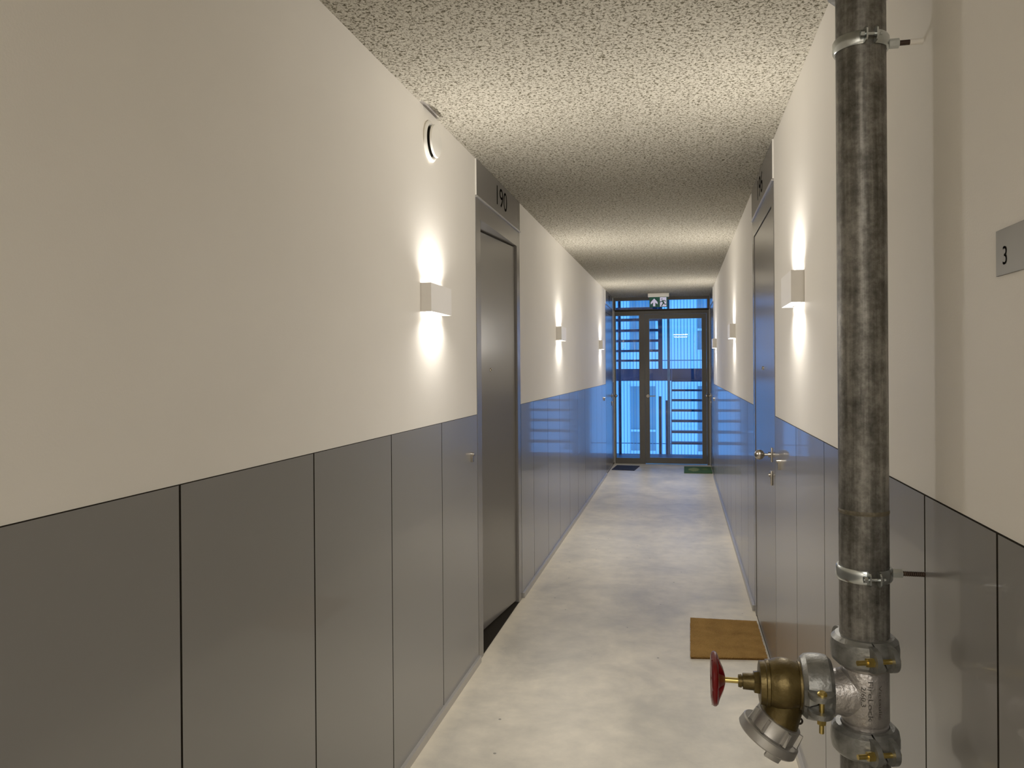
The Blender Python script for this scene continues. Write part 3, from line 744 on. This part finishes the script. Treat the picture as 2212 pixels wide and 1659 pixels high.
for (x0, x1, y0_, y1_, z0, z1, m) in ((-1.062, -1.016, 13.4, 13.46, -3, 5, ST), (-.400, -.325, 14.25, 14.30, 1.35, 5, ST), (-.226, -.180, 13.38, 13.43, -3, 5, M['post']),
                                     (-.378, -.333, 13.60, 13.64, -.1, 1.0, ST), (-.262, -.186, 13.60, 13.63, -.1, .93, ST)):
    b = MB(); b.box(x0, x1, y0_, y1_, z0, z1); b.build('post', m, r, smooth=False)

r = tag(empty('bar_screen', (0, 16.6, -3)), 'screen of thin vertical steel bars around the outside staircase', 'railing')
b = MB(); b.box(-.006, .006, 16.594, 16.606, -3, 6)
b0 = b.build('bar', M['bar'], r, smooth=False)
xb = 0.0
k0 = 0
for k in range(-37, 32):
    x = -.128+.0668*k
    if k == -37: b0.location = (x, 0, 0); continue
    c = b0.copy(); C.objects.link(c); c.parent = r; c.location = (x, 0, 0)
for z in (1.649, -.122, -1.9, 3.42):
    b = MB(); b.box(-2.65, 2.05, 16.61, 16.625, z-.008, z+.008); b.build('tie_rail', M['stair'], r, smooth=False)

FY = 22.
r = tag(empty('apartment_building', (0, FY, -8)), 'pale rendered apartment building seen beyond the staircase', 'building')
cols = [(-5.9, -4.6), (-3.6, -2.4), (-1.46, -.64), (.41, 1.35), (2.6, 3.9)]
rows = [(-7.0, -4.75), (-3.95, -1.85), (-.93, 1.02), (1.93, 3.95), (4.8, 6.9)]
# wall as a grid with window holes
xs = sorted({-9., 9.}|{c for q in cols for c in q}); zz = sorted({-9., 9.}|{c for q in rows for c in q})
b = MB()
for i in range(len(xs)-1):
    for j in range(len(zz)-1):
        if any(abs(xs[i]-q[0]) < 1e-6 for q in cols) and any(abs(zz[j]-q[0]) < 1e-6 for q in rows): continue
        b.box(xs[i], xs[i+1], FY, FY+.3, zz[j], zz[j+1])
b.build('wall', M['facade'], r, smooth=False)
for (a0, a1) in cols:
    for (c0_, c1_) in rows:
        b = MB(); t = .055
        b.box(a0, a0+t, FY+.08, FY+.14, c0_, c1_); b.box(a1-t, a1, FY+.08, FY+.14, c0_, c1_); b.box(a0+t, a1-t, FY+.08, FY+.14, c0_, c0_+t); b.box(a0+t, a1-t, FY+.08, FY+.14, c1_-t, c1_)
        zm = c0_+(.63 if c1_ < 1.5 and c0_ > -2 else .62)
        b.box(a0+t, a1-t, FY+.08, FY+.13, zm-.03, zm+.03)
        f = b.build('window', M['winframe'], r, smooth=False)
        b = MB(); b.box(a0+t, a1-t, FY+.15, FY+.16, c0_+t, c1_-t); b.build('pane', M['pane'], parent=f, smooth=False)

# ------------------------------------------------------------------ sky, camera
w = bpy.data.worlds.new('sky'); bpy.context.scene.world = w; w.use_nodes = True
bg = w.node_tree.nodes['Background']; bg.inputs[0].default_value = (.082, .36, 1.0, 1); bg.inputs[1].default_value = 2.0

F = 1658.33; CXp, CYp = 1126.23, 798.15
yaw, pitch, roll, ch = .2047, -.0023, -.0074, 1.5166
f = Vector((-math.sin(yaw)*math.cos(pitch), math.cos(yaw)*math.cos(pitch), math.sin(pitch)))
r0 = Vector((math.cos(yaw), math.sin(yaw), 0)); u0 = r0.cross(f)
rt = r0*math.cos(roll)+u0*math.sin(roll); up = -r0*math.sin(roll)+u0*math.cos(roll)
cam = bpy.data.cameras.new('camera'); co = bpy.data.objects.new('camera', cam); C.objects.link(co)
mx = Matrix((rt, up, -f)).transposed().to_4x4(); mx.translation = (0, 0, ch); co.matrix_world = mx
cam.sensor_fit = 'HORIZONTAL'; cam.sensor_width = 36; cam.lens = F/2212*36
cam.shift_x = (1106-CXp)/2212; cam.shift_y = -(829.5-CYp)/2212
cam.clip_start = .02
sc = bpy.context.scene; sc.camera = co
sc.view_settings.view_transform = 'Standard'; sc.view_settings.look = 'None'; sc.view_settings.exposure = .26; sc.view_settings.gamma = 1.2
try:
    sc.cycles.max_bounces = 10; sc.cycles.diffuse_bounces = 6; sc.cycles.transparent_max_bounces = 12; sc.cycles.use_denoising = True; sc.cycles.sample_clamp_indirect = 6
except Exception: pass
